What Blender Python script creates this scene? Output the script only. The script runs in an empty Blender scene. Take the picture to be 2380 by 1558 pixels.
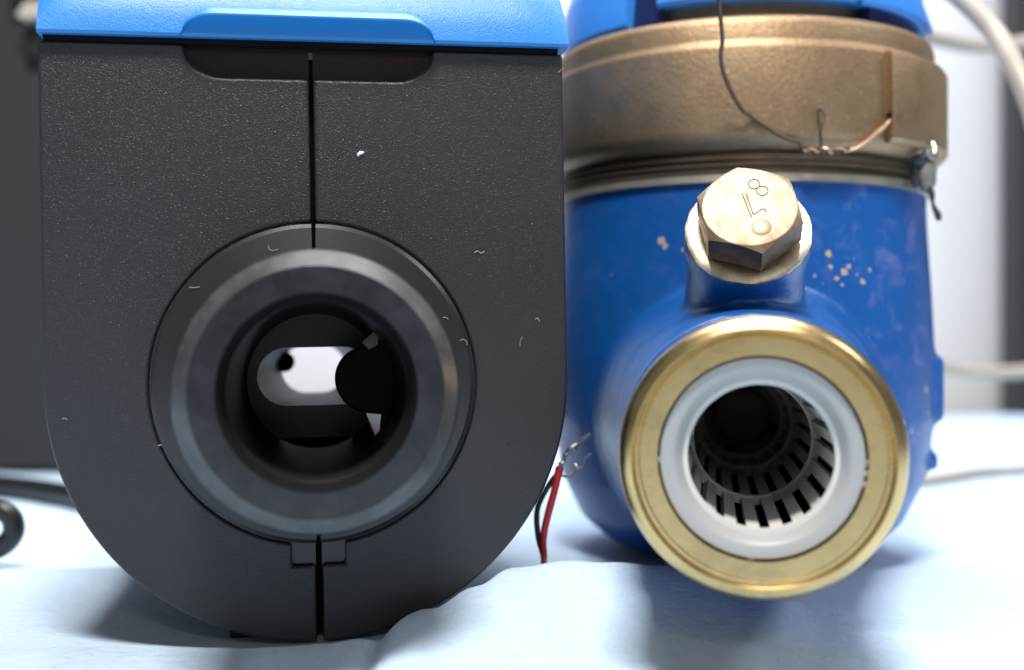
import bpy, bmesh, math, random
from mathutils import Vector, Matrix
random.seed(7)
S = bpy.context.scene
COL = S.collection
R = math.radians
MM = 0.001

# ------------------------------------------------------------------ camera
FPX, CU, CV = 2640.0, 1189.5, 779.0      # measuring frame 2379 x 1558 of a 40 mm lens
cam_d = bpy.data.cameras.new('camera')
cam_d.lens = 40.0
cam_d.sensor_width = 36.0
cam_d.clip_start = 0.005
cam_d.clip_end = 20
cam_d.dof.use_dof = True
cam_d.dof.focus_distance = 0.157
cam_d.dof.aperture_fstop = 12.5
cam_d.dof.aperture_blades = 0
cam = bpy.data.objects.new('camera', cam_d)
cam.rotation_euler = (R(90), 0, 0)
COL.objects.link(cam)
S.camera = cam

# ------------------------------------------------------------------ light
S.view_settings.view_transform = 'Standard'
S.view_settings.look = 'None'
S.view_settings.exposure = 0.0
S.view_settings.gamma = 1.0
S.render.engine = 'CYCLES'
S.cycles.use_denoising = True
S.cycles.max_bounces = 10
S.cycles.sample_clamp_indirect = 6
W = bpy.data.worlds.new('World')
S.world = W
W.use_nodes = True
bg = W.node_tree.nodes['Background']
bg.inputs[0].default_value = (0.86, 0.91, 1.0, 1)
bg.inputs[1].default_value = 0.15

def area(name, loc, target, size, power, color):
    d = bpy.data.lights.new(name, 'AREA')
    d.shape = 'RECTANGLE'
    d.size, d.size_y = size[0] * MM, size[1] * MM
    d.energy = power
    d.color = color
    o = bpy.data.objects.new(name, d)
    o.location = Vector(loc) * MM
    o.rotation_euler = (Vector(target) - Vector(loc)).to_track_quat('-Z', 'Y').to_euler()
    COL.objects.link(o)
area('ceiling_lamp', (-15, -90, 555), (0, 175, 0), (170, 90), 6.0, (1.0, 0.965, 0.93))
area('front_lamp', (95, -520, 330), (-20, 160, 0), (110, 50), .38, (1.0, 0.96, 0.93))
area('side_lamp', (420, 120, 420), (20, 190, -20), (110, 110), .8, (0.97, 0.98, 1.0))
area('wall_fill_light', (60, 430, 620), (60, 520, 0), (500, 300), 6.2, (0.98, 0.98, 1.0))  # unseen fill added to brighten the wall and background

# ------------------------------------------------------------------ helpers
def hexlin(h):
    c = [int(h[i:i + 2], 16) / 255 for i in (0, 2, 4)]
    return tuple(x / 12.92 if x <= .04045 else ((x + .055) / 1.055) ** 2.4 for x in c)

class NT:
    def __init__(self, name):
        self.m = bpy.data.materials.new(name)
        self.m.use_nodes = True
        self.t = self.m.node_tree
        self.b = self.t.nodes['Principled BSDF']
        self.tc = self.t.nodes.new('ShaderNodeTexCoord')
    def n(self, typ, **kw):
        nd = self.t.nodes.new(typ)
        for k, v in kw.items():
            setattr(nd, k, v)
        return nd
    def l(self, a, b):
        self.t.links.new(a, b)
    def set(self, **kw):
        for k, v in kw.items():
            i = self.b.inputs[k.replace('_', ' ')]
            i.default_value = v if not (isinstance(v, tuple) and len(v) == 3) else v + (1,)
    def noise(self, scale, detail=2.0, rough=.5, vec=None, dist=0.0):
        nd = self.n('ShaderNodeTexNoise')
        nd.inputs['Scale'].default_value = scale
        nd.inputs['Detail'].default_value = detail
        nd.inputs['Roughness'].default_value = rough
        nd.inputs['Distortion'].default_value = dist
        self.l(vec or self.tc.outputs['Object'], nd.inputs['Vector'])
        return nd.outputs['Fac']
    def ramp(self, fac, stops):
        nd = self.n('ShaderNodeValToRGB')
        el = nd.color_ramp.elements
        while len(el) < len(stops):
            el.new(.5)
        for e, (p, c) in zip(el, stops):
            e.position = p
            e.color = c + (1,) if len(c) == 3 else c
        self.l(fac, nd.inputs[0])
        return nd.outputs[0]
    def mix(self, fac, a, b, typ='MIX'):
        nd = self.n('ShaderNodeMix', data_type='RGBA', blend_type=typ)
        for i, v in ((0, fac), (6, a), (7, b)):
            if hasattr(v, 'is_linked'):
                self.l(v, nd.inputs[i])
            else:
                nd.inputs[i].default_value = v if not (isinstance(v, tuple) and len(v) == 3) else v + (1,)
        return nd.outputs[2]
    def math(self, op, a, b=None):
        nd = self.n('ShaderNodeMath', operation=op)
        for i, v in ((0, a), (1, b)):
            if v is None:
                continue
            if hasattr(v, 'is_linked'):
                self.l(v, nd.inputs[i])
            else:
                nd.inputs[i].default_value = v
        return nd.outputs[0]
    def bump(self, h, dist_mm, strength=1.0, prev=None):
        nd = self.n('ShaderNodeBump')
        nd.inputs['Strength'].default_value = strength
        nd.inputs['Distance'].default_value = dist_mm * MM
        self.l(h, nd.inputs['Height'])
        if prev:
            self.l(prev, nd.inputs['Normal'])
        return nd.outputs[0]
    def color(self, out):
        self.l(out, self.b.inputs['Base Color'])
    def rough(self, out):
        self.l(out, self.b.inputs['Roughness'])
    def normal(self, out):
        self.l(out, self.b.inputs['Normal'])

def scaled(nt, s):
    mp = nt.n('ShaderNodeMapping')
    mp.inputs['Scale'].default_value = s
    nt.l(nt.tc.outputs['Object'], mp.inputs['Vector'])
    return mp.outputs[0]

# ------------------------------------------------------------------ materials
def plain(name, col, rough=.5, metal=0.0, spec=.5, var=.12, nscale=400, bump_mm=0.0, bscale=2500):
    t = NT(name)
    t.set(Roughness=rough, Metallic=metal)
    t.b.inputs['Specular IOR Level'].default_value = spec
    f = t.noise(nscale, 3)
    t.color(t.mix(f, tuple(c * (1 - var) for c in col), tuple(min(1, c * (1 + var)) for c in col)))
    if bump_mm:
        t.normal(t.bump(t.noise(bscale, 3), bump_mm))
    return t.m

def grained_plastic(name, col, grain, depth, rough):
    t = NT(name)
    t.b.inputs['Specular IOR Level'].default_value = .5
    a = t.noise(grain, 2.0, .55, dist=.5)
    r = t.ramp(a, [(.3, (0, 0, 0)), (.72, (1, 1, 1))])
    big = t.noise(35, 3, .6)
    t.color(t.mix(big, tuple(c * .85 for c in col), tuple(c * 1.12 for c in col)))
    t.rough(t.math('ADD', t.math('MULTIPLY', t.noise(60, 2), .12), rough - .06))
    t.normal(t.bump(r, depth))
    return t.m

BLACK = grained_plastic('black_grained_plastic', (.021, .0217, .0245), 5000, .040, .30)
LIDBLUE = grained_plastic('blue_grained_plastic', (.018, .215, .60), 4200, .026, .38)
SMOOTHBLK = plain('black_smooth_plastic', (.018, .018, .02), .34, bump_mm=.01, bscale=900)
RECESS = plain('glossy_dark_plastic', (.018, .010, .012), .12)  # reddish cast of a reflection put into the base colour
SEAMBLK = plain('seam_black', (.004, .004, .005), .6, spec=.1)
BOREM = plain('bore_black_plastic', (.009, .009, .010), .5, spec=.15, bump_mm=.01, bscale=700)
INNER = plain('inner_black_plastic', (.012, .012, .012), .35)
CHANNEL = plain('flow_channel_plastic', (.05, .048, .045), .4)
DISC = plain('reflector_black', (.004, .004, .004), .6, spec=.1)
STEEL = plain('bright_steel', (.36, .35, .33), .3, 1.0)

def nozzle_plastic(name, c0, c1, r0):
    t = NT(name)
    t.b.inputs['Specular IOR Level'].default_value = .5
    scr = t.noise(260, 5, .7)
    t.color(t.mix(t.ramp(scr, [(.4, (0, 0, 0)), (.75, (1, 1, 1))]), c0, c1))
    t.rough(t.math('ADD', t.math('MULTIPLY', t.noise(500, 4), .14), r0))
    t.normal(t.bump(t.noise(1200, 4), .02))
    return t.m
NOZPLAST = nozzle_plastic('worn_black_nozzle_plastic', (.006, .0065, .009), (.024, .025, .030), .3)
RIMWORNLIT = nozzle_plastic('scuffed_lit_rim_plastic', (.034, .035, .037), (.085, .085, .088), .34)  # scuffed edge, also lightened to carry the chamfer's bright band

def cast_brass():
    t = NT('sand_cast_brass')
    t.set(Metallic=1.0)
    big = t.noise(60, 4, .6)
    fine = t.noise(2300, 3, .6)
    c = t.mix(t.ramp(big, [(.3, (0, 0, 0)), (.7, (1, 1, 1))]), (.28, .187, .108), (.41, .29, .175))
    c = t.mix(t.ramp(t.noise(25, 5, .7), [(.52, (0, 0, 0)), (.68, (.6, .6, .6))]), c, (.27, .225, .165))
    c = t.mix(t.ramp(fine, [(.55, (0, 0, 0)), (.8, (.6, .6, .6))]), c, (.72, .58, .4))
    t.color(c)
    t.rough(t.math('ADD', t.math('MULTIPLY', t.noise(300, 3), .16), .47))
    nrm = t.bump(t.noise(1300, 3, .6), .10)
    t.normal(t.bump(fine, .02, prev=nrm))
    return t.m
CAST = cast_brass()

def machined_brass():
    t = NT('machined_brass')
    t.set(Metallic=1.0)
    c = t.mix(t.noise(120, 4, .65), (.53, .375, .16), (.74, .55, .27))
    c = t.mix(t.ramp(t.noise(70, 5, .7), [(.5, (0, 0, 0)), (.7, (.7, .7, .7))]), c, (.38, .29, .16))
    t.color(c)
    t.rough(t.math('ADD', t.math('MULTIPLY', t.noise(160, 4), .2), .18))
    t.normal(t.bump(t.noise(700, 3), .012))
    return t.m
BRASS = machined_brass()

def plug_brass(name, a, b, c3, r0):
    t = NT(name)
    t.set(Metallic=1.0)
    c = t.mix(t.ramp(t.noise(420, 6, .72), [(.32, (0, 0, 0)), (.64, (1, 1, 1))]), a, b)
    c = t.mix(t.ramp(t.noise(900, 4, .7), [(.6, (0, 0, 0)), (.72, (.5, .5, .5))]), c, c3)
    t.color(c)
    t.rough(t.math('ADD', t.math('MULTIPLY', t.noise(600, 4), .2), r0))
    t.normal(t.bump(t.noise(1400, 4), .02))
    return t.m
PLUG = plug_brass('tarnished_plug_brass', (.22, .15, .095), (.42, .33, .235), (.11, .075, .045), .44)
PLUGSIDE = plug_brass('shaded_plug_flank', (.10, .07, .055), (.20, .15, .12), (.07, .05, .04), .36)  # darker copy of the plug brass, dark reflections painted into the flanks
PLUGRING = plug_brass('bare_boss_brass', (.62, .5, .33), (.9, .8, .62), (.45, .33, .2), .34)
MARK = plain('stamped_mark_dark', (.13, .09, .06), .6, .6)
DENT = plain('punch_dent_brass', (.25, .19, .135), .48, 1.0)

def thread_brass():
    t = NT('tarnished_thread_brass')
    t.set(Metallic=.85)
    v = scaled(t, (30, 30, 900))
    c = t.mix(t.ramp(t.noise(1.0, 4, .6, vec=v), [(.3, (0, 0, 0)), (.7, (1, 1, 1))]), (.07, .047, .03), (.30, .235, .165))
    t.color(c)
    t.set(Roughness=.42)
    return t.m
THREAD = thread_brass()
STRIP = plain('pale_tarnished_strip', (.42, .38, .31), .45, .8, var=.3, nscale=250)

def blue_paint(chips):
    t = NT('blue_enamel_paint')
    t.b.inputs['Specular IOR Level'].default_value = .5
    base = t.mix(t.noise(45, 4, .6), (.003, .062, .25), (.005, .098, .35))
    # chalky bloom on the paint
    bl = t.ramp(t.noise(170, 6, .72, dist=.6), [(.52, (0, 0, 0)), (.70, (.6, .6, .6))])
    sep = t.n('ShaderNodeSeparateXYZ')
    t.l(t.tc.outputs['Object'], sep.inputs[0])
    side = t.n('ShaderNodeMapRange')
    side.inputs['From Min'].default_value = .002
    side.inputs['From Max'].default_value = .022
    t.l(sep.outputs[0], side.inputs[0])
    c = t.mix(t.math('MULTIPLY', bl, t.math('ADD', t.math('MULTIPLY', side.outputs[0], .8), .2)), base, (.16, .17, .40))
    wob = t.n('ShaderNodeVectorMath', operation='ADD')
    wn = t.n('ShaderNodeTexNoise')
    wn.inputs['Scale'].default_value = 900
    t.l(t.tc.outputs['Object'], wn.inputs['Vector'])
    ws = t.n('ShaderNodeVectorMath', operation='SCALE')
    ws.inputs['Scale'].default_value = .0014
    t.l(wn.outputs['Color'], ws.inputs[0])
    wo = t.n('ShaderNodeVectorMath', operation='SUBTRACT')
    wo.inputs[1].default_value = (.0007, .0007, .0007)
    t.l(ws.outputs[0], wo.inputs[0])
    t.l(t.tc.outputs['Object'], wob.inputs[0])
    t.l(wo.outputs[0], wob.inputs[1])
    acc = None
    for p, r in chips:
        d = t.n('ShaderNodeVectorMath', operation='DISTANCE')
        t.l(wob.outputs[0], d.inputs[0])
        d.inputs[1].default_value = tuple(p)
        q = t.math('LESS_THAN', d.outputs['Value'], r)
        acc = q if acc is None else t.math('MAXIMUM', acc, q)
    c = t.mix(acc, c, (.46, .34, .2))
    t.color(c)
    t.rough(t.math('ADD', t.math('MULTIPLY', t.noise(140, 4, .7), .28), .22))
    nrm = t.bump(t.noise(220, 4, .6), .22)
    t.normal(t.bump(t.noise(1600, 2), .008, prev=nrm))
    return t.m

WHITEPL = plain('white_liner_plastic', (.37, .37, .36), .42, var=.04, nscale=90)
CAGEPL = plain('white_strainer_plastic', (.64, .63, .58), .5, var=.06)
ENDPL = plain('grey_end_plastic', (.16, .16, .145), .5)
DARKBORE = plain('dark_bore', (.012, .012, .010), .7, spec=.2)
CAPBLUE = plain('blue_smooth_plastic', (.045, .27, .78), .38, var=.06, bump_mm=.01)
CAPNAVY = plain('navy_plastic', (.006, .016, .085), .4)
REGBROWN = plain('register_brown_metal', (.22, .17, .12), .5, .7, var=.3)
WIREDK = plain('oxidised_wire', (.15, .105, .075), .45, .75, var=.3, nscale=900)
WIRECU = plain('copper_wire', (.62, .40, .26), .4, .8, var=.25, nscale=900)
LEAD = plain('lead_grey', (.24, .23, .20), .55, .5, var=.35, nscale=600, bump_mm=.06, bscale=900)
LEADDK = plain('lead_dark', (.045, .05, .055), .6, .3, var=.3, nscale=600)
REDINS = plain('red_insulation', (.68, .025, .03), .4)
BLKINS = plain('black_insulation', (.010, .011, .011), .42)
TIN = plain('tinned_strand', (.42, .41, .39), .35, .9, var=.25, nscale=2500)
CABLEW = plain('off_white_cable', (.38, .34, .285), .42, var=.05)
BOXDK = plain('dark_grey_case', (.024, .024, .026), .5, var=.08, bump_mm=.03, bscale=900)
TAB = plain('pale_metal_tab', (.86, .78, .66), .35, .6)
BOARD = plain('dark_board', (.015, .015, .018), .6)
WALLM = plain('white_wall', (.64, .65, .67), .8, var=.02, nscale=20)
TABLEM = plain('table_laminate', (.45, .42, .38), .5, var=.1, nscale=30)
FLUFF = plain('pale_lint', (.42, .38, .31), .8, var=.2)
FLAKE = plain('white_flake', (.75, .72, .62), .8, var=.1, nscale=3000)

def cloth_mat():
    t = NT('pale_blue_fleece')
    t.set(Roughness=.95)
    t.b.inputs['Specular IOR Level'].default_value = .1
    t.b.inputs['Sheen Weight'].default_value = .25
    f = t.noise(1100, 4, .65)
    t.color(t.mix(f, (.47, .625, .79), (.58, .72, .87)))
    nrm = t.bump(t.noise(420, 5, .65, dist=.5), .6)
    t.normal(t.bump(t.noise(2600, 3, .6), .10, prev=nrm))
    return t.m
CLOTHM = cloth_mat()

# ------------------------------------------------------------------ mesh tools (all lengths in mm)
class MB:
    def __init__(self):
        self.v, self.f = [], []
    def add(self, vs, fs):
        o = len(self.v)
        self.v += [tuple(p) for p in vs]
        self.f += [tuple(i + o for i in q) for q in fs]
        return self
    def box(self, lo, hi):
        (a, b, c), (d, e, f) = lo, hi
        vs = [(a, b, c), (d, b, c), (d, e, c), (a, e, c), (a, b, f), (d, b, f), (d, e, f), (a, e, f)]
        return self.add(vs, [(0, 3, 2, 1), (4, 5, 6, 7), (0, 1, 5, 4), (1, 2, 6, 5), (2, 3, 7, 6), (3, 0, 4, 7)])
    def lathe(self, prof, n=96, axis='z', a0=0.0, a1=360.0, org=(0, 0, 0), closed=False):
        """prof: (radius, height) pairs. axis z: angle 0 is -y, growing to +x. axis y: height runs along +y, angle 0 is +z growing to +x."""
        full = abs(a1 - a0) >= 359.99
        m = n if full else n + 1
        vs, fs = [], []
        for i in range(m):
            a = R(a0 + (a1 - a0) * i / n)
            s, c = math.sin(a), math.cos(a)
            for r, h in prof:
                if axis == 'z':
                    vs.append((org[0] + r * s, org[1] - r * c, org[2] + h))
                else:
                    vs.append((org[0] + r * s, org[1] + h, org[2] + r * c))
        k = len(prof)
        for i in range(n):
            j = (i + 1) % m if full else i + 1
            for p in range(k if closed else k - 1):
                q = (p + 1) % k
                fs.append((i * k + p, j * k + p, j * k + q, i * k + q))
        if closed and not full:
            fs.append(tuple(range(k)))
            fs.append(tuple((m - 1) * k + p for p in reversed(range(k))))
        return self.add(vs, fs)
    def tube(self, pts, rad, sides=10, sub=6, caps=True):
        pts = [Vector(p) for p in pts]
        rads = rad if isinstance(rad, (list, tuple)) else [rad] * len(pts)
        P, Q = [], []
        n = len(pts)
        if sub > 1 and n > 2:
            for i in range(n - 1):
                p0, p1, p2, p3 = pts[max(i - 1, 0)], pts[i], pts[i + 1], pts[min(i + 2, n - 1)]
                for s in range(sub):
                    t = s / sub
                    P.append(.5 * ((2 * p1) + (p2 - p0) * t + (2 * p0 - 5 * p1 + 4 * p2 - p3) * t * t + (3 * p1 - p0 - 3 * p2 + p3) * t ** 3))
                    Q.append(rads[i] * (1 - t) + rads[i + 1] * t)
            P.append(pts[-1]); Q.append(rads[-1])
        else:
            P, Q = pts, list(rads)
        vs, fs = [], []
        up = None
        for i, p in enumerate(P):
            d = (P[min(i + 1, len(P) - 1)] - P[max(i - 1, 0)]).normalized()
            if up is None:
                up = d.orthogonal().normalized()
            up = (up - d * up.dot(d)).normalized()
            w = d.cross(up)
            for k in range(sides):
                a = 2 * math.pi * k / sides
                vs.append(p + (up * math.cos(a) + w * math.sin(a)) * Q[i])
        for i in range(len(P) - 1):
            for k in range(sides):
                k2 = (k + 1) % sides
                fs.append((i * sides + k, i * sides + k2, (i + 1) * sides + k2, (i + 1) * sides + k))
        if caps:
            fs.append(tuple(reversed(range(sides))))
            fs.append(tuple((len(P) - 1) * sides + k for k in range(sides)))
        return self.add(vs, fs)
    def prism(self, poly, y0, y1, plane='xz'):
        """poly in (x, z), extruded along y"""
        n = len(poly)
        vs = [(x, y0, z) for x, z in poly] + [(x, y1, z) for x, z in poly]
        fs = [tuple(range(n)), tuple(n + i for i in reversed(range(n)))]
        for i in range(n):
            j = (i + 1) % n
            fs.append((j, i, n + i, n + j))
        return self.add(vs, fs)
    def sphere(self, c, r, nu=20, nv=12):
        rx, ry, rz = r if isinstance(r, (tuple, list)) else (r, r, r)
        vs, fs = [], []
        for i in range(nv + 1):
            th = math.pi * i / nv
            for k in range(nu):
                a = 2 * math.pi * k / nu
                vs.append((c[0] + rx * math.sin(th) * math.cos(a), c[1] + ry * math.sin(th) * math.sin(a), c[2] + rz * math.cos(th)))
        for i in range(nv):
            for k in range(nu):
                k2 = (k + 1) % nu
                fs.append((i * nu + k, (i + 1) * nu + k, (i + 1) * nu + k2, i * nu + k2))
        return self.add(vs, fs)
    def mesh(self, name, xf=None):
        me = bpy.data.meshes.new(name)
        vs = [Vector(p) for p in self.v]
        if xf is not None:
            vs = [xf @ p for p in vs]
        me.from_pydata([p * MM for p in vs], [], self.f)
        bm = bmesh.new()
        bm.from_mesh(me)
        bmesh.ops.remove_doubles(bm, verts=bm.verts, dist=1e-6)
        bmesh.ops.recalc_face_normals(bm, faces=bm.faces)
        bm.to_mesh(me)
        bm.free()
        return me
    def build(self, name, mat, parent=None, smooth=35, xf=None, bevel=0.0, seg=3, label=None):
        me = self.mesh(name, xf)
        return link(name, me, mat, parent, smooth, bevel, seg, label)

def link(name, me, mat, parent=None, smooth=35, bevel=0.0, seg=3, label=None):
    o = bpy.data.objects.new(name, me)
    COL.objects.link(o)
    if mat is not None:
        me.materials.append(mat)
    o.parent = parent
    if smooth:
        me.shade_smooth()
        if smooth < 180:
            me.set_sharp_from_angle(angle=R(smooth))
    if bevel:
        b = o.modifiers.new('bevel', 'BEVEL')
        b.width = bevel * MM
        b.segments = seg
        b.limit_method = 'ANGLE'
        b.angle_limit = R(40)
        b.harden_normals = True
    if label:
        o['label'] = label
    return o

def bake(o):
    """apply the modifiers of o"""
    dg = bpy.context.evaluated_depsgraph_get()
    me = bpy.data.meshes.new_from_object(o.evaluated_get(dg))
    o.modifiers.clear()
    o.data = me
    return o

def tag(o, label, cat, group=None):
    o['label'] = label
    o['category'] = cat
    if group:
        o['group'] = group
    return o

def thing(name, mat4, label, cat, group=None):
    o = bpy.data.objects.new(name, None)
    COL.objects.link(o)
    o.empty_display_size = .01
    m = mat4.copy()
    m.translation = m.translation * MM
    o.matrix_world = m
    return tag(o, label, cat, group)

def pix(u, v, Y):
    return Vector(((u - CU) * Y / FPX, Y, -(v - CV) * Y / FPX))

def pix_plane(u, v, p0, nrm):
    d = pix(u, v, 1.0)
    return d * (p0.dot(nrm) / d.dot(nrm))

TZ = -42.0                                   # table height below the lens

# ------------------------------------------------------------------ the setting
def structure(o):
    o['kind'] = 'structure'
    return o
structure(MB().box((-700, -200, TZ - 30), (700, 640, TZ - 3)).build('table', TABLEM, bevel=2))
structure(MB().box((-900, 660, -760), (900, 680, 900)).build('wall', WALLM))

def smooth01(t):
    t = max(0.0, min(1.0, t))
    return t * t * (3 - 2 * t)

def lerp_tab(tab, x):
    if x <= tab[0][0]:
        return tab[0][1]
    for (a, p), (b, q) in zip(tab, tab[1:]):
        if x <= b:
            return p + (q - p) * smooth01((x - a) / (b - a))
    return tab[-1][1]

CREST_Y = [(-40, 146), (-19, 149), (-11, 153), (-5, 156.5), (0, 162), (10, 168), (21, 169), (40, 168), (60, 160)]
CREST_H = [(-60, .4), (-30, .9), (-19, 2.4), (-11, 5.2), (-5, 7.9), (0, 9.7), (6, 9.9), (14, 9.3), (22, 8.3), (34, 5.2), (44, 2.2), (60, .8), (90, .3)]
def cloth_z(x, y):
    yc, h = lerp_tab(CREST_Y, x), lerp_tab(CREST_H, x)
    d = y - yc
    if d < 0:
        k = math.exp(-(d / 17.0) ** 2) * .82 + .18 * math.exp(-(d / 40) ** 2)
    else:
        k = math.exp(-(d / 4.2) ** 2)
    z = h * k
    z += .5 * math.sin(x * .045 + 1.2) * math.sin(y * .031 + .4)
    z += .35 * math.sin(x * .11 + y * .06)
    # shallow crease running towards the lens beside the black meter
    cx = -17.5 + .03 * (y - 150)
    z -= 1.1 * math.exp(-((x - cx) / 1.3) ** 2) * smooth01((158 - y) / 10)
    z += .7 * math.exp(-((x - cx - 4) / 4) ** 2) * smooth01((158 - y) / 10)
    # long low folds at the left, behind
    z += 1.6 * math.exp(-(((y - 205) - .35 * (x + 60)) / 7) ** 2) * smooth01((-38 - x) / 30)
    z += 2.2 * math.exp(-(((y - 330) + .25 * (x - 120)) / 22) ** 2) * smooth01((x - 60) / 60)
    return TZ - .3 + z

def axis_pts(segs):
    out = []
    for a, b, step in segs:
        n = max(1, int(round((b - a) / step)))
        out += [a + (b - a) * i / n for i in range(n)]
    return out + [segs[-1][1]]
xs = axis_pts([(-420, -80, 12), (-80, 80, 1.0), (80, 420, 12)])
ys = axis_pts([(-60, 100, 12), (100, 240, 1.0), (240, 600, 9)])
cl = MB()
cl.v = [(x, y, cloth_z(x, y)) for y in ys for x in xs]
nx = len(xs)
cl.f = [(j * nx + i, j * nx + i + 1, (j + 1) * nx + i + 1, (j + 1) * nx + i) for j in range(len(ys) - 1) for i in range(nx - 1)]
tag(cl.build('cloth', CLOTHM, smooth=180), 'pale blue fleece cloth rumpled under the two meters', 'cloth')

# ------------------------------------------------------------------ black electronic meter
ZA = 35.4                                     # height of the pipe axis
B_M = (Matrix.Translation((-26.7, 155.0, TZ)) @ Matrix.Rotation(R(10.2), 4, 'Z') @ Matrix.Translation((0, 0, ZA))
       @ Matrix.Rotation(R(-.95), 4, 'Y') @ Matrix.Translation((0, 0, -ZA)))
bm_root = thing('electronic_meter', B_M, 'black plastic water meter with blue lid and round black pipe stub facing the lens', 'water meter')
HW, HT, RC = 35.2, 81.25, 21.9
DEPTH = 62.0
gt, gb = .27, .42
def half_outline(s):
    p = []
    p.append((gt, ZA + math.sqrt(RC ** 2 - gt ** 2)))
    p.append((gt, HT - 4.4))
    p.append((11.6, HT - 4.4))
    for k in range(1, 7):                      # rounded corner of the finger recess
        a = R(90 * k / 7)
        p.append((11.6 + 5.1 * math.sin(a), HT - 4.4 * math.cos(a)))
    p.append((16.7, HT))
    p.append((HW, HT))
    for k in range(0, 45):
        a = R(0 - 90 * k / 45)
        p.append((HW * math.cos(a), ZA + HW * math.sin(a)))
    p.append((gb, ZA - HW))
    p.append((gb, ZA - 24.7))
    p.append((3.6, ZA - 24.7))
    a0 = math.degrees(math.asin(3.6 / RC))
    p.append((3.6, ZA - math.sqrt(RC ** 2 - 3.6 ** 2)))
    for k in range(1, 60):                     # round the collar, bottom to top on the outer side
        a = R(-90 + a0 + (180 - a0 - math.degrees(gt / RC)) * k / 60)
        p.append((RC * math.cos(a), ZA + RC * math.sin(a)))
    return [(s * x, z) for x, z in p]
for s, side in ((-1, 'left'), (1, 'right')):
    h = MB().prism(half_outline(s), 0, DEPTH).build('housing_half', BLACK, bm_root, smooth=30, bevel=.55, seg=3)
    lo, hi = sorted((s * gt, s * 17.4))
    MB().box((lo, 1.6, HT - 6), (hi, 4, HT + .2)).build('recess_panel', RECESS, h)
    lo, hi = sorted((s * gb, s * 4.2))
    MB().box((lo, 1.1, ZA - 25.4), (hi, 4, ZA - 20)).build('clip_recess', SMOOTHBLK, h)
    gap = math.degrees(gt / 20)
    a0, a1 = (gap, 180 - gap) if s > 0 else (180 + gap, 360 - gap)
    MB().lathe([(RC - .25, 3), (RC - .2, -.25), (RC - .75, -.7), (16.0, -1.5), (16.0, 3)], 80, 'y', a0, a1, (0, 0, ZA), closed=True
               ).build('collar', SMOOTHBLK, h, smooth=25)
    lo, hi = sorted((s * 9.5, s * (12.5 if s < 0 else 15)))
    MB().box((lo, 6, -.2), (hi, 16, 2.6 if s < 0 else 3.2)).add([], []).build('foot', SMOOTHBLK, h, bevel=.4)
for z0_, z1_ in ((.9, ZA - 17), (ZA + 17, HT - 1)):
    MB().box((-1.5, 3.2, z0_), (1.5, 5, z1_)).build('seam_shade_strip', SEAMBLK, bm_root)  # added black strip, stops light leaking through the seam gap

# pipe stub and what is seen through it
noz = MB().lathe([(16.4, 2), (16.6, -23.2), (16.5, -23.7), (16.3, -24.05)], 128, 'y', org=(0, 0, ZA)
                 ).build('inlet_pipe', NOZPLAST, bm_root, smooth=40)
MB().lathe([(16.3, -24.05), (14.5, -26.0)], 128, 'y', org=(0, 0, ZA)).build('lit_worn_rim', RIMWORNLIT, noz, smooth=40)
MB().lathe([(14.5, -26.0), (11.45, -26.0)], 128, 'y', org=(0, 0, ZA)).build('end_face', NOZPLAST, noz, smooth=40)
MB().lathe([(11.45, -26.0), (11.0, -25.2), (10.9, -22.8), (10.45, -22.3), (10.4, -14), (9.9, 1), (9.6, 8.5), (12, 9)], 128, 'y', org=(0, 0, ZA)
           ).build('bore', BOREM, noz, smooth=40)
def stadium(w, h, n=16, cx=0.0, cz=ZA):
    out = []
    for k in range(n + 1):
        a = R(-90 + 180 * k / n)
        out.append((cx + w - h + h * math.cos(a), cz + h * math.sin(a)))
    for k in range(n + 1):
        a = R(90 + 180 * k / n)
        out.append((cx - w + h + h * math.cos(a), cz + h * math.sin(a)))
    return out
SW, SH, SCZ = 8.2, 4.15, ZA + .7
slot = stadium(SW, SH, cz=SCZ)
# plate between a circle and the slot, then the flat tunnel
n = len(slot)
vs, fs = [], []
for k, (x, z) in enumerate(slot):
    a = math.atan2(z - ZA, x)
    vs += [(12.5 * math.cos(a), 8.6, ZA + 12.5 * math.sin(a)), (x, 8.6, z)]
for k in range(n):
    j = (k + 1) % n
    fs.append((2 * k, 2 * j, 2 * j + 1, 2 * k + 1))
MB().add(vs, fs).build('flow_plate', INNER, noz)
vs2 = [(x, y, z) for y, w_ in ((8.7, SW), (45.0, 5.5)) for x, z in stadium(w_, SH, cz=SCZ)]
MB().add(vs2, [(k, (k + 1) % n, n + (k + 1) % n, n + k) for k in range(n)]).build('flow_channel', CHANNEL, noz)
MB().lathe([(12.5, 44), (9.6, 45.1), (9.6, 60)], 64, 'y', org=(0, 0, ZA)).build('bore_end', INNER, noz)
MB().lathe([(16.5, 60), (16.5, 86), (15, 88), (11, 88), (9.6, 86), (9.6, 60)], 96, 'y', org=(0, 0, ZA)).build('outlet_pipe', NOZPLAST, bm_root)
rf = MB().lathe([(0, -6), (4.1, -6), (4.4, -5.6), (4.4, -1)], 48, 'y', org=(6.9, 0, ZA + .6)).build('reflector', DISC, noz)
MB().prism([(6.6, ZA - 3.6), (7.6, ZA - 7.4), (8.2, ZA - 9.6), (9.4, ZA - 7.2), (10.9, ZA - 3), (11.0, ZA + 4), (9.6, ZA + 7.6), (8.3, ZA + 6.9), (8.0, ZA + 5.2), (6.8, ZA + 4.6)], -6.2, -1).build('strut', DISC, rf, smooth=0)
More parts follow.
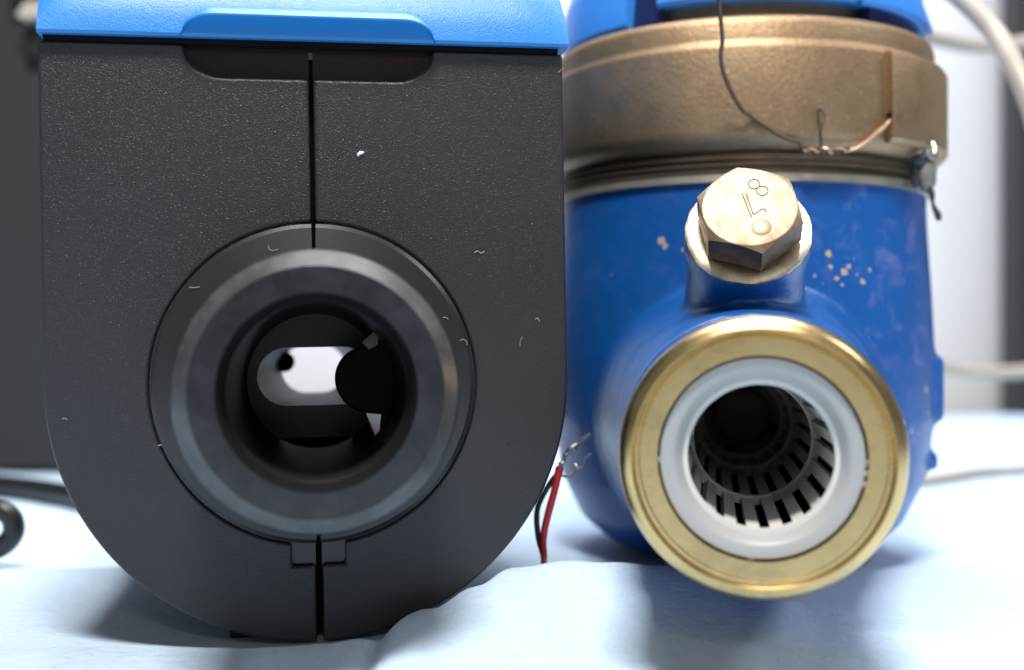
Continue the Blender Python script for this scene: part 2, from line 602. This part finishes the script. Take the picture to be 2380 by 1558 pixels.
MB().add([(6.0, -6.6, ZA + 5.5), (8.1, -6.8, ZA + 7.4), (8.0, -7.2, ZA + 5.2), (6.9, -7.0, ZA + 4.6), (7.2, -2.6, ZA + 6.6)],
         [(0, 1, 2, 3), (0, 4, 1), (1, 4, 2), (2, 4, 3), (3, 4, 0)]).build('glint_sliver', STEEL, rf, smooth=0)  # bright slivers added to stand in for glints beside the reflector
MB().add([(6.4, -6.3, ZA - 3.8), (8.3, -6.9, ZA - 4.0), (7.9, -6.5, ZA - 7.6), (7.1, -6.3, ZA - 6.2), (7.5, -2, ZA - 5.5)],
         [(0, 1, 2, 3), (0, 4, 1), (1, 4, 2), (2, 4, 3), (3, 4, 0)]).build('glint_sliver', STEEL, rf, smooth=0)
MB().lathe([(0, 43), (1.7, 43), (1.7, 47), (0, 47)], 24, 'y', org=(-5.0, 0, ZA + 2.0)).build('reflector', DISC, noz)

# blue lid: cross-section carried along x with rounded ends
def lid_mesh():
    sec = [(2.0, 81.8), (-1.25, 81.86), (-1.55, 82.25), (-1.3, 84.5), (-.5, 87), (1.0, 90), (4, 94), (10, 98), (20, 100.5), (40, 101), (63.5, 101), (63.5, 82.0)]
    xs_ = [-35.75, -35.7, -35.4, -34.6, -33] + [-30 + 2.5 * i for i in range(25)] + [33, 34.6, 35.4, 35.7, 35.75]
    m = MB()
    for x in xs_:
        e = max(0.0, abs(x) - 29) / 6.75
        for y, z in sec:
            yy = y + (1.6 * e ** 3 if y < 20 else 0) * (z - 82.0) / 8.0
            zz = z - (z - 82) * .06 * e ** 2.2
            m.v.append((x * (.978 if x < 0 else 1) - .012 * max(0, zz - 83) ** 1.6 * (x > 30), yy, zz))
    k = len(sec)
    for i in range(len(xs_) - 1):
        for p in range(k):
            q = (p + 1) % k
            m.f.append((i * k + p, (i + 1) * k + p, (i + 1) * k + q, i * k + q))
    m.f.append(tuple(range(k)))
    m.f.append(tuple((len(xs_) - 1) * k + p for p in reversed(range(k))))
    return m
lid = lid_mesh().build('lid', LIDBLUE, bm_root, smooth=35)
lip = MB()
XN = 60
for i in range(XN + 1):
    x = -16.9 + 33.8 * i / XN
    t = max(0.0, (abs(x) - 12.4) / 4.5)
    g = math.sqrt(max(0.0, 1 - t ** 2))
    top = 81.9 + 4.1 * g
    cr = 81.9 + 2.4 * g
    lip.v += [(x, .6, 82.0), (x, .2, 82.0), (x, -1.6 - 1.9 * g, cr - .1), (x, -1.6 - 1.95 * g, cr + .15), (x, -1.65 - .95 * g, cr + (top - cr) * .55), (x, -1.1 - .1 * g, top), (x, .4, top)]
for i in range(XN):
    for p in range(7):
        q = (p + 1) % 7
        lip.f.append((i * 7 + p, (i + 1) * 7 + p, (i + 1) * 7 + q, i * 7 + q))
lip.f.append(tuple(range(7)))
lip.f.append(tuple(XN * 7 + p for p in reversed(range(7))))
MB().box((-34.4, -.3, HT - .1), (34.4, 3, 81.84)).build('gap_shade_strip', SEAMBLK, bm_root)  # black strip standing in for the shadow in the gap under the lid
lip.build('lid_lip', LIDBLUE, lid, smooth=40)

# ------------------------------------------------------------------ blue mechanical meter
C_W = Vector((44.5, 224.3, TZ))
M_M = Matrix.Translation(C_W) @ Matrix.Rotation(R(-9.57), 4, 'Z')
M_I = M_M.inverted()
mm_root = thing('mechanical_meter', M_M, 'blue enamelled water meter with bronze collar and open brass pipe end', 'water meter')
ZN = 27.7                                      # height of its pipe axis

def cyl_hit(u, v, rad):
    """where the sight line (u, v) first meets a vertical cylinder round the meter"""
    d = pix(u, v, 1.0)
    a = d.x ** 2 + d.y ** 2
    b = d.x * C_W.x + d.y * C_W.y
    c = C_W.x ** 2 + C_W.y ** 2 - rad ** 2
    disc = max(0.0, b * b - a * c)
    return d * ((b - math.sqrt(disc)) / a)

bosse = Vector((0, -.866, .5))
ring_c = Vector((-.45, -65.5, 56.6))
def along(c, e):
    q = Vector(e).to_track_quat('Z', 'Y').to_matrix().to_4x4()
    return Matrix.Translation(c) @ q
body = MB()
body.lathe([(0, .3), (20, .3), (25.4, 2.2), (30.8, 7), (34.7, 15), (36.4, 26), (36.5, 38), (35.9, 50), (35.1, 62), (34.9, 69.4), (0, 69.4)], 96)
body.lathe([(0, -76), (17.4, -76), (17.8, -70), (19.2, -58), (21.2, -46), (24.0, -34), (26.0, -24), (26, 0), (0, 0)], 80, 'y', org=(0, 0, ZN))
body.lathe([(0, 0), (17, 0), (20, 40), (17.4, 76), (0, 76)], 64, 'y', org=(0, 0, ZN))
bb = MB().lathe([(0, -38), (11.5, -38), (9.2, -20), (8.5, -8), (8.5, 0), (0, 0)], 64)
body.add([along(ring_c, bosse) @ Vector(p) for p in bb.v], bb.f)
body.box((30, -10, 26), (37.05, 4, 38))
body.box((30, -8, 17), (36.4, 2, 20))
for s in (-1, 1):
    q = along(ring_c - bosse * 3.0, bosse)
    b2 = MB().box((s * 8.2 - .9, -1.6, -2.4), (s * 8.2 + .9, 1.6, 1.2))
    body.add([q @ Vector(p) for p in b2.v], b2.f)
bo = body.build('body', None, None, smooth=0)
mo = bo.modifiers.new('remesh', 'REMESH')
mo.mode = 'VOXEL'
mo.voxel_size = .55 * MM
sm = bo.modifiers.new('smooth', 'CORRECTIVE_SMOOTH') if False else bo.modifiers.new('smooth', 'SMOOTH')
sm.iterations = 26
sm.factor = .5
cut = MB().lathe([(0, -80), (13.0, -80), (13.0, -20), (0, -20)], 64, 'y', org=(0, 0, ZN)).build('cutter', None, None, smooth=0)
bl = bo.modifiers.new('bore', 'BOOLEAN')
bl.object = cut
bl.operation = 'DIFFERENCE'
bl.solver = 'EXACT'
bake(bo)
bpy.data.objects.remove(cut)
chips = []
for u, v, r in ((1535, 560, .75), (1543, 572, .55), (1585, 580, .3), (1960, 632, .65), (1945, 648, .45), (1972, 620, .4), (2003, 655, .55), (1925, 590, .45),
                (1930, 622, .4), (1990, 640, .3), (2020, 628, .35), (1955, 660, .35), (1905, 690, .4), (1890, 640, .22), (1912, 660, .18), (1940, 700, .22), (2040, 700, .26), (2060, 760, .22), (2010, 720, .18), (1985, 600, .2), (1420, 640, .16), (1460, 760, .2), (2075, 860, .22), (2090, 930, .26)):
    chips.append((cyl_hit(u, v, 35.7), r))
for u, v, r in ((2098, 985, .55), (2108, 1015, .6), (2120, 1000, .4), (2128, 1030, .5), (2105, 1050, .6), (2135, 1010, .35), (2118, 1065, .35), (2150, 905, .6), (2155, 960, .4), (2145, 1045, .4)):
    chips.append((cyl_hit(u, v, 36.4), r))
PAINT = blue_paint([((M_I @ p) * MM, r * MM) for p, r in chips])
bo.data.materials.clear()
bo.data.materials.append(PAINT)
bo.data.shade_smooth()
bo.parent = mm_root

# bronze collar
ringp = [(33.2, 72.2), (34.8, 72.2), (35.9, 73.4), (37.1, 74.6), (37.3, 76), (37.3, 89.4), (37.15, 90.1), (36.6, 90.7), (36.5, 91.2), (36.4, 93.8), (36.0, 94.8), (35.2, 95.3), (29, 95.3), (29, 90)]
MB().lathe(ringp, 180).build('collar_ring', CAST, mm_root, smooth=50)
lug = MB().lathe([(36.4, 74.6), (38.0, 74.4), (38.7, 75.2), (38.7, 89.2), (38.3, 89.9), (36.4, 90.3)], 40, a0=39.5, a1=97, closed=True).build('seal_lug', CAST, mm_root, smooth=30)
a = R(39.5)
hp = Vector((37.9 * math.sin(a), -37.9 * math.cos(a), 78.7))
tang = Vector((math.cos(a), math.sin(a), 0))
cut = MB().lathe([(0, -3), (.78, -3), (.78, 1.3), (0, 1.3)], 20).build('cutter', None, None, smooth=0, xf=along(hp, tang))
cm = lug.modifiers.new('hole', 'BOOLEAN')
cut.parent = mm_root
cm.object = cut
cm.operation = 'DIFFERENCE'
bpy.context.view_layer.update()
bake(lug)
bpy.data.objects.remove(cut)
bv = lug.modifiers.new('bevel', 'BEVEL')
bv.width = .25 * MM
bv.segments = 2
bv.limit_method = 'ANGLE'
th = []
z = 72.3
prof = []
for k, r_ in enumerate((35.5, 35.9, 35.3, 35.8, 35.2, 35.6)):
    prof += [(r_, z), (r_, z - .42)]
    z -= .56
MB().lathe([(33, 72.3)] + prof + [(33, z)], 160).build('thread_band', THREAD, mm_root, smooth=30)
MB().lathe([(32.6, 69.2), (35.4, 69.2), (35.6, 67.6), (32.6, 67.2)], 160).build('seat_strip', STRIP, mm_root, smooth=30)

# register and its blue lid
MB().lathe([(29.2, 90), (30.2, 95.2), (30.2, 101), (0, 101)], 128).build('register_wall', REGBROWN, mm_root)
ld = MB()
ld.lathe([(30.0, 96.1), (34.0, 96.0), (34.6, 96.6), (34.2, 104), (31.5, 112), (24, 117), (0, 118), (0, 100)], 30, a0=-120, a1=-35.5, closed=True)
ld.lathe([(30.0, 98.7), (33.4, 98.6), (34.0, 99.2), (33.6, 104), (31.5, 112), (24, 117), (0, 118), (0, 100)], 60, a0=-25.5, a1=35, closed=True)
ld.lathe([(30.0, 98.7), (34.3, 98.2), (35.0, 98.8), (34.4, 104), (31.5, 112), (24, 117), (0, 118), (0, 100)], 60, a0=35.2, a1=240, closed=True)
lidm = ld.build('lid', CAPBLUE, mm_root, smooth=40)
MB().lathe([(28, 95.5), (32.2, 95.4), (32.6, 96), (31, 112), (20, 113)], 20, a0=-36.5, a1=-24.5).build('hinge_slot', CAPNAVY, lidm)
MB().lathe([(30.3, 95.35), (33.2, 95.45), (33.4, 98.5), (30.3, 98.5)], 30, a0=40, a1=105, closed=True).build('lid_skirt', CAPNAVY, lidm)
# flared catch at the right of the lid
q = MB()
for k in range(15):
    az = R(28 + 52 * k / 14)
    t = k / 14
    zb = 98.6 - .6 * smooth01(t * 1.6)
    for r_, z_ in ((33.6, zb + .9), (35.3 + .6 * t, zb), (35.5 + .6 * t, zb + .6), (34.2, zb + 6)):
        q.v.append((r_ * math.sin(az), -r_ * math.cos(az), z_))
for k in range(14):
    for p in range(4):
        p2 = (p + 1) % 4
        q.f.append((k * 4 + p, k * 4 + 4 + p, k * 4 + 4 + p2, k * 4 + p2))
q.f += [(0, 1, 2, 3), (59, 58, 57, 56)]
q.build('lid_catch', CAPBLUE, lidm, smooth=40)

# brass pipe end
nz = MB().lathe([(13.2, -60), (17.0, -60), (17.0, -75.4), (15.3, -76.0), (16.3, -77.4), (15.4, -78.6), (16.3, -80.0), (15.4, -81.2), (16.3, -82.6), (15.4, -83.8), (16.3, -85.4),
                 (16.6, -87.0), (16.62, -92.6), (16.3, -93.9), (15.7, -94.7), (15.0, -95.0), (14.75, -94.7), (14.55, -94.2), (14.2, -94.2), (14.0, -94.4), (11.95, -94.3), (11.9, -60)], 160, 'y', org=(0, 0, ZN)
                ).build('pipe_end', BRASS, mm_root, smooth=38)
MB().lathe([(11.8, -89.5), (11.8, -21), (0, -21)], 64, 'y', org=(0, 0, ZN)).build('bore', DARKBORE, nz)
st = MB().lathe([(11.8, -90.2), (11.85, -93.2), (11.6, -93.7), (10.3, -93.7), (9.9, -93.4), (8.8, -91.6), (8.65, -90.8), (9.0, -90.2)], 128, 'y', org=(0, 0, ZN)
                ).build('strainer', WHITEPL, mm_root, smooth=40)
for k, a in enumerate((92, 98, 104, 186, 268)):
    s_, c_ = math.sin(R(a)), math.cos(R(a))
    p = Vector((11.7 * s_, -93.3, ZN + 11.7 * c_))
    MB().sphere(p, (.45, .3, .45), 10, 6).build('moulding_nib', WHITEPL, st)
for y0, y1, r0, r1 in ((-92, -91, 8.5, 9.4), (-68.0, -66.6, 7.95, 9.2), (-38, -36.6, 7.3, 9.0), (-25, -24, 6.6, 8.6)):
    MB().lathe([(r0, y0), (r1, y0), (r1, y1), (r0, y1)], 96, 'y', org=(0, 0, ZN), closed=True).build('hoop', CAGEPL, st, smooth=30)
rib = MB()
w = .76
for y, r0, r1 in ((-91.4, 8.75, 9.7), (-66, 8.25, 9.3), (-36, 7.7, 8.8), (-24, 7.2, 8.4)):
    rib.v += [(-w, y, r0), (w, y, r0), (w, y, r1), (-w, y, r1)]
for k in range(3):
    for p in range(4):
        p2 = (p + 1) % 4
        rib.f.append((k * 4 + p, k * 4 + p2, k * 4 + 4 + p2, k * 4 + 4 + p))
rib.f += [(3, 2, 1, 0), (12, 13, 14, 15)]
rme = rib.mesh('rib')
rme.materials.append(CAGEPL)
for k in range(20):
    o = bpy.data.objects.new('rib', rme)
    COL.objects.link(o)
    o.parent = st
    o.location = (0, 0, ZN * MM)
    o.rotation_euler = (0, R(18 * k + 5), 0)
e = MB().lathe([(7.6, -24.5), (5.2, -24.3), (4.6, -25.5), (2.5, -25.8), (0, -25.8)], 64, 'y', org=(0, 0, ZN)).build('strainer_end', ENDPL, st)
for a in (20, 110, 200, 290):
    x_, z_ = 6.2 * math.sin(R(a)), 6.2 * math.cos(R(a))
    MB().box((x_ - 1.1, -24.75, ZN + z_ - .8), (x_ + 1.1, -24.55, ZN + z_ + .8)).build('end_slot', DARKBORE, st)

# plug and its boss ring
AX = along(ring_c, bosse)
rr = MB()
N = 96
jit = [random.uniform(-.16, .14) for _ in range(N)]
for k in range(N):
    a = 2 * math.pi * k / N
    ro = 8.75 + .5 * (jit[k] + jit[(k + 1) % N])
    for r_, z_ in ((6.0, .05), (6.3, .3), (8.25, .32), (ro, .05), (ro - .1, -.6)):
        rr.v.append((r_ * math.cos(a), r_ * math.sin(a), z_))
for k in range(N):
    j = (k + 1) % N
    for p in range(4):
        rr.f.append((k * 5 + p, j * 5 + p, j * 5 + p + 1, k * 5 + p + 1))
rr.build('boss_rim', PLUGRING, mm_root, smooth=40, xf=AX)
hx = MB()
RT, HH = 6.38, 5.7
APO = 6.45
th0 = 42.0
N = 96
for k in range(N):
    a = 360.0 * k / N + th0 - 30
    d = ((a - th0) % 60) - 30
    rh = APO / math.cos(R(d))
    hc = HH - (rh - RT) * .62
    ar = R(a)
    for r_, z_ in ((rh, .9), (rh, hc), (RT, HH), (RT - .25, HH + .06)):
        hx.v.append((r_ * math.cos(ar), r_ * math.sin(ar), z_))
for k in range(N):
    j = (k + 1) % N
    for p in range(3):
        hx.f.append((k * 4 + p, j * 4 + p, j * 4 + p + 1, k * 4 + p + 1))
hx.f.append(tuple(k * 4 + 3 for k in range(N)))
hx.f.append(tuple(k * 4 for k in reversed(range(N))))
q2 = MB().lathe([(5.6, .0), (5.9, .95)], 48)
hx.add(q2.v, q2.f)
# frame of the plug: x to the right, y up the face
ez = bosse
ex = Vector((1, 0, 0))
ey = ez.cross(ex)
PX = Matrix(((ex.x, ey.x, ez.x, ring_c.x), (ex.y, ey.y, ez.y, ring_c.y), (ex.z, ey.z, ez.z, ring_c.z), (0, 0, 0, 1)))
plug = hx.build('hex_plug', PLUG, mm_root, smooth=18, xf=PX)
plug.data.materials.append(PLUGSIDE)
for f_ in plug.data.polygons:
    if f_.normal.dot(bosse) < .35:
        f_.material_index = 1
plug_w = M_M @ PX
pn = (plug_w.to_3x3() @ Vector((0, 0, 1))).normalized()
p_face = plug_w @ Vector((0, 0, HH + .10))
def plug_pt(zx, zy):                            # point of the stamped face, from the close-up of the plug
    u, v = (2650 + zx * .4493) * .5808, (600 + zy * .4493) * .5808
    return M_I @ pix_plane(u, v, p_face, pn)
def stroke(pts, r_=.075, sub=1):
    MB().tube([plug_pt(*p) for p in pts], r_, 6, sub).build('stamped_mark', MARK, plug)
def circ(cx, cy, r_, ry=None):
    return [(cx + r_ * math.cos(2 * math.pi * k / 20), cy + (ry or r_ * .9) * math.sin(2 * math.pi * k / 20)) for k in range(21)]
stroke(circ(812, 307, 50, 42))
stroke(circ(887, 366, 50, 42))
stroke([(708, 398), (742, 480), (770, 560), (795, 602)])
stroke([(745, 396), (768, 470), (790, 530), (803, 576)])
stroke([(803, 576), (840, 560), (868, 538), (890, 527), (912, 530), (914, 552)])
pc = PX.inverted() @ plug_pt(878, 690)
MB().lathe([(0, HH + .068), (1.35, HH + .068), (1.42, HH + .03)], 40, org=(pc.x, pc.y, 0)).build('punch_dent', DENT, plug, xf=PX)

# ------------------------------------------------------------------ sealing wire and lead seal
WR = 37.95
def onring(u, v, extra=0.0):
    return cyl_hit(u, v, WR + extra)
wire = MB()
wpts = [pix(1669, -40, 176), pix(1670, 5, 178.5), pix(1675, 60, 180), pix(1678, 95, 181), pix(1674, 130, 182), pix(1679, 165, 183.2), pix(1692, 200, 184.6), pix(1708, 232, 185.4), pix(1726, 260, 186)]
wire.tube(wpts, .36, 10, 5)
wire.tube([wpts[-1], onring(1745, 272), onring(1775, 292), onring(1800, 309), onring(1830, 324), onring(1856, 331), onring(1861, 343, .2), onring(1868, 356)], .34, 10, 4)
w_root = thing('seal_wire', Matrix.Translation(onring(1880, 355)), 'thin bent dark wire hanging in front of the bronze collar, twisted at its end', 'wire')
w_inv = w_root.matrix_world.inverted()
off = Matrix.Translation(-onring(1880, 355))
wire.build('wire', WIREDK, w_root, xf=off)
def twist(pts, rad, tr, ph, turns):
    pts = [Vector(p) for p in pts]
    out = []
    N = 60
    for i in range(N + 1):
        t = i / N * (len(pts) - 1)
        k = min(int(t), len(pts) - 2)
        p = pts[k].lerp(pts[k + 1], t - k)
        d = (pts[k + 1] - pts[k]).normalized()
        u_ = d.cross(Vector((0, 1, 0))).normalized()
        w_ = d.cross(u_)
        a = ph + turns * 2 * math.pi * i / N
        out.append(p + (u_ * math.cos(a) + w_ * math.sin(a)) * tr)
    return MB().tube(out, rad, 8, 1)
tw = [onring(1866, 357, .3), onring(1900, 349, .3), onring(1935, 353, .3), onring(1972, 348, .3)]
twist(tw, .27, .30, 0, 3.2).build('twist', WIREDK, w_root, xf=off)
twist(tw, .27, .30, math.pi, 3.2).build('twist', WIRECU, w_root, xf=off)
MB().tube([onring(1958, 352, .2), onring(1985, 347), onring(2010, 332, -.3), onring(2035, 311, -.3), onring(2055, 294, .2), M_M @ (hp + tang * .4 - Vector((0, 0, .42)))], .33, 8, 5
          ).build('wire_tail', WIRECU, w_root, xf=off)
MB().tube([onring(1900, 350, .5), onring(1907, 335, .9), onring(1905, 310, 1.0), onring(1908, 290, 1.0), onring(1913, 272, .9), onring(1909, 258, .7), onring(1902, 253, .6), onring(1900, 270, .5), onring(1903, 292, .6)],
          .26, 8, 5).build('wire_tail', WIREDK, w_root, xf=off)

s_at = cyl_hit(2152, 400, 37.9)
s_root = thing('lead_seal', Matrix.Translation(s_at), 'small grey lead seal hanging at the right lower rim of the bronze collar', 'seal')
sb = MB().sphere((0, 0, 0), (1.7, 1.4, 3.6), 24, 16)
sb.v = [(x * (1 - .12 * z / 3.2) + .1 * math.sin(z * 2.1), y, z) for x, y, z in sb.v]
sb.build('seal_body', LEAD, s_root, smooth=60)
MB().sphere((-1.6, -.9, 1.9), (1.6, .7, 1.1), 18, 10).sphere((-2.1, -.3, -.6), (.9, .6, 2.4), 14, 10).build('seal_clamp', LEADDK, s_root, smooth=60)
MB().tube([(.1, -.4, -2.4), (.7, -.5, -4.0), (.8, -.5, -5.4), (1.1, -.6, -6.4), (1.7, -.6, -7.6), (1.9, -.6, -8.6)], [.55, .55, .3, .42, .62, .42], 10, 4).build('wire_end', LEADDK, s_root)
MB().tube([(-1.4, -.9, 2.5), (-.5, -1.5, 2.9), (.4, -1.4, 2.3), (1.0, -.9, 3.6), (.9, -.3, 5.0)], [.5, .6, .6, .4, .3], 10, 4).build('seal_loop', STEEL, s_root)

# ------------------------------------------------------------------ stripped red and black lead
YL = 176.0
l_at = pix(1266, 1300, YL)
l_root = thing('twin_lead', Matrix.Translation(l_at), 'thin red and black twin wire with stripped ends between the meters', 'wire')
off = Matrix.Translation(-l_at)
def L(*pts):
    return [pix(u, v, YL + (p[0] if p else 0)) for u, v, *p in pts]
rw = MB().tube(L((1262, 1330, 3), (1264, 1290), (1262, 1262), (1266, 1225), (1277, 1180), (1288, 1140), (1296, 1105), (1300, 1084)), [.5, .5, .52, .56, .6, .58, .64, .62], 12, 5
          ).build('red_wire', REDINS, l_root, xf=off)
MB().tube(L((1298, 1090), (1305, 1077, -.5), (1312, 1060, -.2), (1324, 1044, -.8), (1340, 1032, -.4), (1356, 1019, -.6), (1371, 1009, -.8)), [.34, .36, .32, .42, .36, .3, .26], 8, 4).build('bare_strand', TIN, rw, xf=off)
twist(L((1303, 1080, -.6), (1318, 1050, -.6), (1345, 1036, -.6)), .16, .38, 0, 3).build('bare_strand', TIN, rw, xf=off)
bw = MB().tube(L((1262, 1330, 3), (1262, 1292, .6), (1252, 1255, .8), (1247, 1215, 1), (1249, 1180, 1.5), (1262, 1150, 2), (1280, 1120, 1.6), (1296, 1100, .9)), .46, 10, 5).build('black_wire', BLKINS, l_root, xf=off)
MB().tube(L((1296, 1102, .6), (1312, 1107, -.2), (1322, 1106, -.6), (1330, 1099, -.4), (1338, 1088, -.2), (1336, 1079, -.6), (1341, 1085, -.9), (1349, 1088, -.6), (1355, 1076, -.4), (1359, 1064, -.7), (1372, 1054, -.9)), .2, 8, 4
          ).build('bare_strand', TIN, bw, xf=off)

# ------------------------------------------------------------------ cables at the right and left
def cable(pts, rad, mat, label, sub=8, name='cable'):
    o = MB().tube(pts, rad, 16, sub).build(name, mat)
    return tag(o, label, 'cable')
cable([pix(2110, -110, 262), pix(2170, -50, 250), pix(2235, 0, 242), pix(2305, 70, 234), pix(2352, 150, 226), pix(2400, 262, 220), pix(2440, 420, 214)], 2.15, CABLEW,
      'thick off-white cable arching down across the top right corner')
cable([pix(2030, 70, 300), pix(2120, 82, 318), pix(2190, 97, 330), pix(2250, 108, 340), pix(2320, 108, 345), pix(2400, 96, 348), pix(2500, 60, 350)], 2.15, CABLEW,
      'off-white cable running level just behind the bronze collar')
cable([pix(2060, 805, 370), pix(2130, 835, 385), pix(2200, 857, 395), pix(2270, 866, 400), pix(2340, 866, 404), pix(2420, 858, 408), pix(2560, 830, 410)], 2.3, CABLEW,
      'off-white cable hanging level across the white wall at half height')
def onc(x, y, r_):
    return (x, y, cloth_z(x, y) + r_)
p4 = [(80, 308), (104, 310), (118, 314), (132, 322), (150, 338), (166, 352), (190, 360)]
cable([onc(x, y, 1.4) for x, y in p4], 1.5, CABLEW, 'thin off-white cable lying on the cloth at the right edge')
p5 = [(-230, 296), (-180, 299), (-150, 301), (-132, 297), (-116, 287), (-100, 273), (-88, 262)]
cable([onc(x, y, 2.9) for x, y in p5], 2.85, BLKINS, 'thick black cable lying level on the cloth behind the black meter')
YC = 203
cable([pix(-240, 1120, YC + 14), pix(-120, 1150, YC + 6), pix(-40, 1181, YC + 1), pix(5, 1186, YC), pix(29, 1205, YC), pix(32, 1238, YC), pix(10, 1266, YC), pix(-40, 1290, YC + 1), pix(-140, 1330, YC + 2), pix(-260, 1350, YC + 4)], 1.85, BLKINS,
      'bent end of a black cable loop standing at the left edge')

# ------------------------------------------------------------------ things far behind
bx = thing('equipment_case', Matrix.Translation((-215, 352, TZ)), 'dark grey upright case behind the black meter at the left edge', 'case')
MB().box((-190, 0, .6), (92, 70, 330)).build('case_body', BOXDK, bx, bevel=2)
q0 = pix(88, 30, 346) - Vector((-215, 352, TZ))
MB().prism([(q0.x - 5.5, q0.z - 1.6), (q0.x - 2.5, q0.z + 2.6), (q0.x + 12, q0.z + 2.0), (q0.x + 12, q0.z - 2.4), (q0.x - 4, q0.z - 2.6)], -9, .5).build('metal_tab', TAB, bx, bevel=.5)
MB().box((q0.x - 9, -5.5, q0.z + 3.2), (q0.x + 14, .5, q0.z + 14)).build('tab_bracket_shade', BLKINS, bx, bevel=.6)
MB().box((q0.x - 5, -4, q0.z - 13), (q0.x + 14, .5, q0.z - 4)).build('tab_bracket_shade', BLKINS, bx, bevel=.6)  # black block standing in for the shadow below the tab
bd = MB().box((266, 600, TZ - 2.5), (520, 620, 420)).build('dark_board', BOARD, bevel=1)
tag(bd, 'tall dark grey board standing at the right edge before the white wall', 'board')

# ------------------------------------------------------------------ lint on the black meter
fn = (B_M.to_3x3() @ Vector((0, -1, 0))).normalized()
def face_pt(u, v, dy=-.12):
    return pix_plane(u, v, B_M @ Vector((0, dy, ZA)), fn)
def lint(pts, rad, label, mat=FLUFF, dy=-.12, cat='lint'):
    o = MB().tube([face_pt(u, v, dy) for u, v in pts], rad * .6, 5, 4).build('lint_fibre', mat)
    tag(o, label, cat, 'lint specks on the black meter')
lint([(624, 572), (626, 580), (634, 583), (646, 580)], .07, 'hooked lint fibre on the collar just above the pipe stub', dy=-1.3)
lint([(440, 668), (452, 669), (465, 667)], .07, 'straight tan lint fibre on the left of the smooth collar', dy=-1.0)
lint([(1068, 792), (1076, 789), (1084, 794), (1085, 802)], .06, 'curled lint fibre on the right of the smooth collar', dy=-1.0)
lint([(1029, 739), (1036, 738), (1042, 743)], .06, 'tiny bent lint fibre on the upper right of the smooth collar', dy=-1.0)
lint([(1208, 805), (1209, 792), (1214, 783)], .06, 'short pale lint fibre on the right of the grained face')
lint([(1244, 742), (1250, 740), (1253, 748)], .08, 'pale speck of lint near the right edge of the grained face')
lint([(1102, 588), (1110, 584), (1117, 589), (1126, 585)], .09, 'frayed white lint tuft on the grained face right of the pipe stub')
lint([(1297, 170), (1305, 163), (1311, 158)], .05, 'fine lint hair at the top right corner of the grained face')
lint([(145, 974), (152, 972), (158, 975)], .06, 'tan speck of lint at the left edge of the grained face')
lint([(368, 1036), (376, 1034), (382, 1040)], .1, 'pinkish lint tuft at the left rim of the smooth collar')
fl = MB()
c = face_pt(838, 359, -.15)
for k in range(5):
    fl.sphere(c + Vector((random.uniform(-.28, .28), random.uniform(-.1, .1), random.uniform(-.3, .3))), (random.uniform(.15, .3), .14, random.uniform(.15, .3)), 7, 5)
tag(fl.build('flake', FLAKE, smooth=0), 'tiny white flake stuck on the black grained face right of the seam', 'flake', 'lint specks on the black meter')
